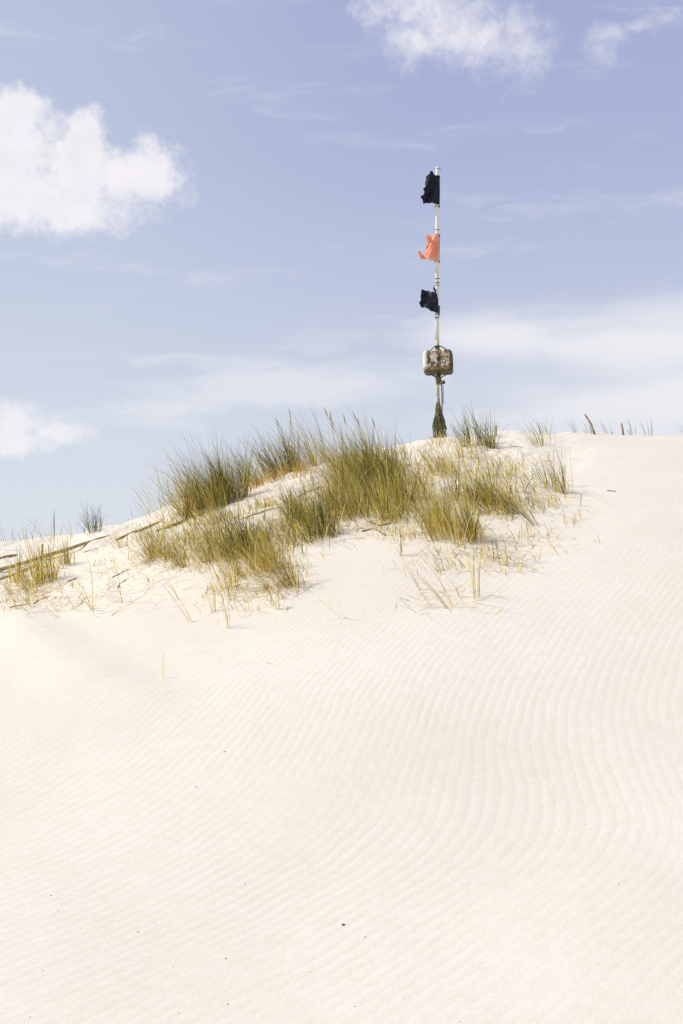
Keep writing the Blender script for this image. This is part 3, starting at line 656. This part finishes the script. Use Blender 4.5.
rail([(112, 578), (130, 569)], 0.007, 'straight stick on bare sand below the rails', 'stick', M_ROOT, 'stick', group='sticks and roots on the sand')
rail([(118, 588), (121, 582), (127, 580)], 0.009, 'crooked dark stick under the straight one', 'stick', M_ROOT, 'stick', group='sticks and roots on the sand')
rail([(10, 608), (20, 606), (30, 604)], 0.007, 'dark root exposed low at the far left', 'exposed_root', M_ROOT, 'root', group='sticks and roots on the sand')
rail([(34, 604), (40, 599), (50, 596)], 0.007, 'thin root exposed right of the low dark one', 'exposed_root', M_ROOT, 'root', group='sticks and roots on the sand')
rail([(47, 578), (56, 575)], 0.018, 'stubby dark root beside the olive tussock', 'exposed_root', M_ROOT, 'root', group='sticks and roots on the sand')
rail([(362, 532), (374, 527), (386, 536)], 0.012, 'dark crooked root under the central grass', 'exposed_root', M_ROOT, 'root', group='sticks and roots on the sand')
rail([(367, 522), (380, 528), (392, 524)], 0.010, 'root fork right of the dark crooked one', 'exposed_root', M_ROOT, 'root', group='sticks and roots on the sand')
rail([(298, 497), (308, 492), (320, 486)], 0.009, 'grassy stick slanting up the sand shelf', 'stick', M_WOOD, 'stick', group='sticks and roots on the sand')
rail([(240, 520), (262, 512), (276, 508)], 0.009, 'thin stick below the sand shelf', 'stick', M_WOOD, 'stick', group='sticks and roots on the sand')
rail([(405, 466), (411, 465)], 0.010, 'tiny dark bit of wood on the bare crest gap', 'stick', M_ROOT, 'stick', group='sticks and roots on the sand')
rail([(607, 491), (616, 492)], 0.008, 'small brown scrap on the smooth sand right of the rightmost tussock', 'stick', M_ROOT, 'stick', group='sticks and roots on the sand')
rail([(510, 446), (524, 448)], 0.006, 'thin twig lying on the right crest', 'stick', M_ROOT, 'stick', group='sticks and roots on the sand')
def stake(px, py, hpx, wpx, tilt, label, back=0.0, m=None):
    X, Y, Z = at(px, py, back); s = Y / F; tb = TB(); h = hpx * s; r = wpx * s / 2
    tb.tube([(0, 0, -0.12), (tilt * h * 0.5, 0, h * 0.5), (tilt * h * 0.97, 0, h * 0.97), (tilt * h, 0, h)], [r, r * 0.95, r * 0.8, r * 0.45], 7)
    o = tb.build('wooden_stake', m or M_ROOT, loc=(X, Y, Z)); tag(o, label, 'stake', 'small wooden stakes along the crest')
stake(496, 436, 11, 1.9, 0.02, 'short upright stake on the crest right of the marker pole')
stake(598, 437, 21, 2.2, -0.62, 'dark tilted grass tip poking over the right crest', back=0.3, m=M_WOOD)  # thick leaning grass tip, modelled with the stake shape
stake(624, 436, 12, 2.0, -0.2, 'stubby stake poking over the right crest near the tilted one', back=0.2)
stake(42, 560, 16, 2.6, 0.0, 'dark stake behind the olive tussock at far left')

# ------------------------------------------------------------------ marker pole
PX0, PY0, PZ0 = at(439, 441, 1.1)
S = PY0 / F                                  # metres per picture unit at the pole
def pz(py):                                   # height above the pole foot for a picture row
    d = ray(438, py); return CAMZ + d[2] / d[1] * PY0 - PZ0
def pxx(px): return (px - 341.5) / F * PY0 / math.cos(PITCH) * 1.0 - PX0
def pt(px, py, dy=0.0):
    d = ray(px, py); k = PY0 / d[1]; return Vector((k * d[0] - PX0, dy, CAMZ + k * d[2] - PZ0))
marker = empty('marker_pole', (PX0, PY0, PZ0))
tag(marker, 'tall white pole with tattered flags and a float, stuck in the dune crest', 'marker pole')
tb = TB(); rows = [167, 168, 200, 240, 284, 285, 286, 320, 340]
tb.tube([pt(437.5 - 0.4 * (y - 167) / 180, y) for y in rows], [0.018, 0.0235, 0.0235, 0.0235, 0.0235, 0.0225, 0.025, 0.025, 0.026], 16)
pole = tb.build('upper_pole', M_POLE, marker)
tb = TB(); tb.tube([pt(437, 338), pt(437.1, 352), pt(437.3, 375), pt(438.3, 400), pt(439.6, 425), pt(440.6, 485)], [0.024, 0.023, 0.0195, 0.019, 0.019, 0.019], 14)
tb.build('lower_pole', M_POLEL, marker)
tb = TB(); tb.tube([pt(441.2, 381, -0.02), pt(441.9, 395, -0.02), pt(442.0, 410, -0.02), pt(441.5, 430, -0.02)], 0.0065, 7)
tb.tube([pt(442.8, 385, -0.03), pt(443.0, 392, -0.02), pt(443.2, 404, -0.02)], 0.004, 6)
tb.build('side_stick', M_ROPED, marker)
# bands and ties on the pole
def band(py, r, hpx, m=M_METAL, name='band', side=None):
    t_ = TB(); y0, y1 = py - hpx / 2, py + hpx / 2; xx = 437.5 - 0.4 * (py - 167) / 180
    t_.tube([pt(xx, y0), pt(xx, y1)], r, 14)
    if side: t_.tube([pt(xx, py), pt(xx + side, py + 0.4)], 0.006, 6)
    return t_.build(name, m, marker)
band(169.0, 0.0245, 0.5, side=3.2); band(285.5, 0.0275, 0.7)
band(230.0, 0.0262, 0.5, side=1.6)
for q in (279.0, 283.0): band(q, 0.0262, 0.9, side=1.8)
for q in (318.0,): band(q, 0.0262, 1.0, side=2.0)

def flag(name, label, poly, m, hoist_rows, seed, wave=0.035, tone=None):
    """torn cloth: outline in picture units relative to the pole, meshed and rippled in depth"""
    rr = random.Random(seed); pts = []
    for i in range(len(poly)):
        a, b = poly[i], poly[(i + 1) % len(poly)]
        d = math.hypot(b[0] - a[0], b[1] - a[1]); n = max(1, int(d / 0.9))
        for k in range(n):
            q = k / n; j = 0.0 if (a[0] > 436 and b[0] > 436) else 0.28
            pts.append((a[0] + (b[0] - a[0]) * q + rr.uniform(-j, j), a[1] + (b[1] - a[1]) * q + rr.uniform(-j, j)))
    inner = []
    xs = [p[0] for p in pts]; ysx = [p[1] for p in pts]
    yv = min(ysx)
    while yv < max(ysx):
        xv = min(xs)
        while xv < max(xs): inner.append((xv + rr.uniform(-.2, .2), yv + rr.uniform(-.2, .2))); xv += 0.9
        yv += 0.9
    allp = [Vector(p) for p in pts + inner]
    ed = [(i, (i + 1) % len(pts)) for i in range(len(pts))]
    vo, _, fo, *_r = delaunay_2d_cdt(allp, ed, [list(range(len(pts)))], 2, 1e-4)
    V = []
    for p in vo:
        dist = max(0.0, 437.6 - p.x) / 18.0
        ph = p.x * 0.62 + p.y * 0.24 + seed
        dy = wave * min(1, dist * 2.2) * (math.sin(ph * 0.8) + 0.25 * math.sin(ph * 1.9 + p.y * 0.25) + 0.3 * math.sin(p.y * 0.3 + seed)) - 0.034 * (1 - 0.6 * min(1, dist * 1.5))
        q = pt(p.x, p.y, 0); q.y += dy; q.z += dist * 0.0
        V.append(q)
    used = sorted({i for f in fo for i in f}); mp = {k: i for i, k in enumerate(used)}
    o = mesh_obj(name, [V[k] for k in used], [[mp[i] for i in f] for f in fo], m, marker)
    so_ = o.modifiers.new('cloth thickness', 'SOLIDIFY'); so_.thickness = 0.003
    if label: o['label'] = label
    # hoist hem that wraps the pole, and the cords that tie it on
    t_ = TB(); y0, y1 = hoist_rows
    t_.tube([pt(439.2, y0, -0.012), pt(439.3, (y0 + y1) / 2, -0.013), pt(439.2, y1, -0.012)], [0.006, 0.007, 0.005], 7); t_.build('hem', m, o)
    for yq in (y0 + 0.5, y1 - 0.3):
        t_ = TB(); ring = [pt(437.3, yq) + Vector((0.0285 * math.cos(a), 0.0285 * math.sin(a), 0.006 * math.sin(2 * a))) for a in np.linspace(0, 2 * math.pi, 15)]
        t_.tube(ring, 0.004, 5, cap=False); t_.tube([pt(439.4, yq, -0.02), pt(439.8, yq + 2.2, -0.02)], 0.004, 5); t_.build('tie', M_ROPED, o)
    return o
zz = lambda l: [(380 + a * 120 / 683.0, 150 + b * 120 / 683.0) for a, b in l]
flag('flag', 'uppermost flag, black with a ragged left edge', zz([(336, 150), (318, 150), (302, 142), (297, 128), (285, 127), (280, 142), (262, 152), (262, 170), (256, 192), (258, 212), (243, 230), (252, 248), (246, 262), (228, 272), (240, 290), (248, 304), (262, 298), (285, 305), (336, 316)]), M_BLACK, (176, 207), 3)
flag('flag', 'middle flag, torn faded orange cloth', zz([(331, 481), (312, 484), (300, 479), (296, 488), (275, 486), (258, 492), (264, 510), (272, 530), (262, 548), (260, 575), (256, 598), (236, 590), (226, 580), (217, 583), (221, 604), (240, 620), (270, 630), (298, 634), (331, 636)]), M_ORNG, (234.6, 262), 8, 0.04)
flag('flag', 'lowest flag, dark torn cloth with notched top', zz([(306, 776), (316, 800), (330, 850), (334, 936), (312, 926), (290, 916), (262, 904), (232, 892), (224, 870), (232, 850), (230, 826), (235, 798), (252, 802), (272, 797), (284, 806), (284, 818), (296, 810), (310, 816), (300, 790)]), M_NAVY, (306, 315), 5, 0.035)

# float: a weathered rounded block the pole runs through
def float_block():
    import bmesh
    bm = bmesh.new(); bmesh.ops.create_cube(bm, size=1.0)
    sx, sy, sz = 30.0 * S, 22.5 * S, 23.0 * S
    for v in bm.verts: v.co = Vector((v.co.x * sx, v.co.y * sy, v.co.z * sz))
    bmesh.ops.bevel(bm, geom=list(bm.edges), offset=0.052, segments=5, affect='EDGES', profile=0.55)
    bmesh.ops.triangulate(bm, faces=list(bm.faces))
    bmesh.ops.subdivide_edges(bm, edges=list(bm.edges), cuts=3, use_grid_fill=True)
    for v in bm.verts:
        n_ = v.co.normalized()
        k = float(fbm(v.co.x * 16 + v.co.y * 9, v.co.z * 16 - v.co.y * 7, 5, 3))
        v.co += n_ * (0.0045 * k)
        v.co.z += 0.03 * v.co.x * 0.3
    me = bpy.data.meshes.new('float_block'); bm.to_mesh(me); bm.free(); me.materials.append(M_FLOAT)
    me.polygons.foreach_set('use_smooth', [True] * len(me.polygons))
    o = bpy.data.objects.new('float', me); col.objects.link(o); o.parent = marker
    c = pt(438.2, 362.6); o.location = c; o.rotation_euler = (0, math.radians(-1.5), math.radians(-6)); o['label'] = 'square weathered float stained brown, tied on with rope'
    return o, c, sx, sy, sz
fl, fc, sx, sy, sz = float_block()
tb = TB()
def rope_path(pts, r=0.007): tb.tube(pts, r, 7)
yf = -sy / 2 - 0.004
# two strands over the front, loops over the top corners and under the bottom
for dx_ in (-0.010, 0.010):
    rope_path([fc + Vector((dx_ * 0.4, -0.02, sz / 2 + 0.075)), fc + Vector((dx_, -0.06, sz / 2 + 0.02)), fc + Vector((dx_, yf + 0.012, sz / 2 - 0.022)), fc + Vector((dx_ * 1.3, yf, 0.03)),
               fc + Vector((dx_, yf, -0.05)), fc + Vector((dx_, yf + 0.014, -sz / 2 + 0.02)), fc + Vector((dx_, -0.05, -sz / 2 - 0.02)), fc + Vector((dx_ * 0.5, -0.02, -sz / 2 - 0.09))])
tb.build('lashing', M_ROPED, marker)
tb = TB()
rope_path([fc + Vector((0.012, -0.028, sz / 2 + 0.062)), fc + Vector((0.05, -0.05, sz / 2 + 0.045)), fc + Vector((0.095, -0.06, sz / 2 + 0.008)), fc + Vector((0.135, -0.05, sz / 2 - 0.02)), fc + Vector((0.168, -0.02, sz / 2 - 0.09)), fc + Vector((0.168, 0, -sz / 2 + 0.09)), fc + Vector((0.12, -0.02, -sz / 2 - 0.004)), fc + Vector((0.02, -0.03, -sz / 2 - 0.055))])
rope_path([fc + Vector((-0.012, -0.028, sz / 2 + 0.062)), fc + Vector((-0.05, -0.05, sz / 2 + 0.05)), fc + Vector((-0.085, -0.05, sz / 2 + 0.012)), fc + Vector((-0.1, 0.02, sz / 2 + 0.002))], 0.005)
rope_path([fc + Vector((-0.10, 0.0, -sz / 2 + 0.002)), fc + Vector((-0.07, -0.03, -sz / 2 - 0.025)), fc + Vector((-0.02, -0.03, -sz / 2 - 0.055)), fc + Vector((0.01, -0.03, -sz / 2 - 0.09))], 0.008)
tb.build('lashing', M_ROPED, marker)
# knots above and below
def knot(c, r, m, seed, k=26, name='knot'):
    rr = random.Random(seed); t_ = TB(); pts = []
    for i in range(k * 5):
        a = i * 0.55; q = math.sin(i * 0.17 + seed)
        pts.append(c + Vector((r * math.cos(a) * (0.75 + 0.25 * q), r * math.sin(a) * (0.75 + 0.25 * q), r * 0.9 * math.sin(i * 0.13 + 1.7 * q))))
    t_.tube(pts, 0.0065, 6); t_.build(name, m, marker)
knot(pt(437.2, 348.0), 0.030, M_ROPE, 1); knot(pt(438.4, 377.5, -0.01), 0.036, M_ROPE, 2); knot(pt(443.3, 382.5, -0.03), 0.018, M_ROPED, 3, 12)
knot(pt(438.6, 382.0, -0.005), 0.028, M_ROPE, 4, 16)
# frayed net and rope bundle hanging round the foot
rr = random.Random(8); tb = TB(); tb2 = TB()
for i in range(120):
    a = rr.uniform(0, 2 * math.pi); q = rr.random() ** 0.6; top = rr.uniform(401, 416); ln = rr.uniform(12, 38); bot = min(top + ln, 445)
    cur = []
    for k in range(8):
        f = k / 7; y = top + (bot - top) * f
        prof = np.interp(y, [400, 406, 414, 424, 432, 441], [0.012, 0.022, 0.042, 0.072, 0.080, 0.086]) * (0.3 + 0.75 * q)
        aa = a + 0.35 * math.sin(f * 3 + i)
        p = pt(438.2 + (y - 400) * 0.045, y); cur.append(p + Vector((prof * math.cos(aa), prof * math.sin(aa), 0)) + Vector((rr.uniform(-.010, .010), rr.uniform(-.008, .008), 0)))
    (tb if i % 4 else tb2).tube(cur, [rr.uniform(0.003, 0.0065)] * 8, 5)
tb.build('frayed_net', M_NET, marker); tb2.build('frayed_rope', M_ROPE, marker)

# ------------------------------------------------------------------ dark crumbs on the bare sand
def crumb(px, py, spx, label, big=False):
    X, Y, Z = at(px, py); r = spx * Y / F; rr = random.Random(int(px * 7 + py)); V = []; Fc = []
    n = 7
    for k, (zq, rq) in enumerate([(-0.3, 0.7), (0.1, 1.0), (0.5, 0.6)]):
        for j in range(n):
            a = 2 * math.pi * j / n; V.append((r * rq * math.cos(a) * rr.uniform(0.7, 1.3) * 1.2, r * rq * math.sin(a) * rr.uniform(0.7, 1.2), r * zq))
    for k in range(2):
        for j in range(n): Fc.append((k * n + j, k * n + (j + 1) % n, (k + 1) * n + (j + 1) % n, (k + 1) * n + j))
    Fc.append(tuple(range(2 * n, 3 * n)))
    o = mesh_obj('shell_fragment', V, Fc, M_SHELL, loc=(X, Y, Z)); o.rotation_euler = (0.3, 0, rr.uniform(0, 6))
    tag(o, label, 'shell fragment', 'dark crumbs scattered on the rippled sand')
crumb(343, 925, 2.0, 'largest dark crumb on the bare rippled sand')
for q in [(43, 971), (30, 1018), (51, 896), (58, 911), (196, 787), (225, 752), (313, 958), (310, 972), (228, 1005), (179, 1014), (365, 938), (394, 915), (404, 999), (514, 923), (355, 1007), (619, 884), (586, 825), (26, 860), (81, 929), (138, 932), (460, 1022), (531, 1021), (226, 959), (173, 967), (245, 884)]:
    crumb(q[0], q[1], random.uniform(0.45, 0.95), 'tiny dark crumb lying on the bare rippled sand')

scene.render.engine = 'CYCLES'
scene.cycles.max_bounces = 8; scene.cycles.transparent_max_bounces = 8
scene.view_settings.view_transform = 'Standard'; scene.view_settings.look = 'None'; scene.view_settings.exposure = 0; scene.view_settings.gamma = 1
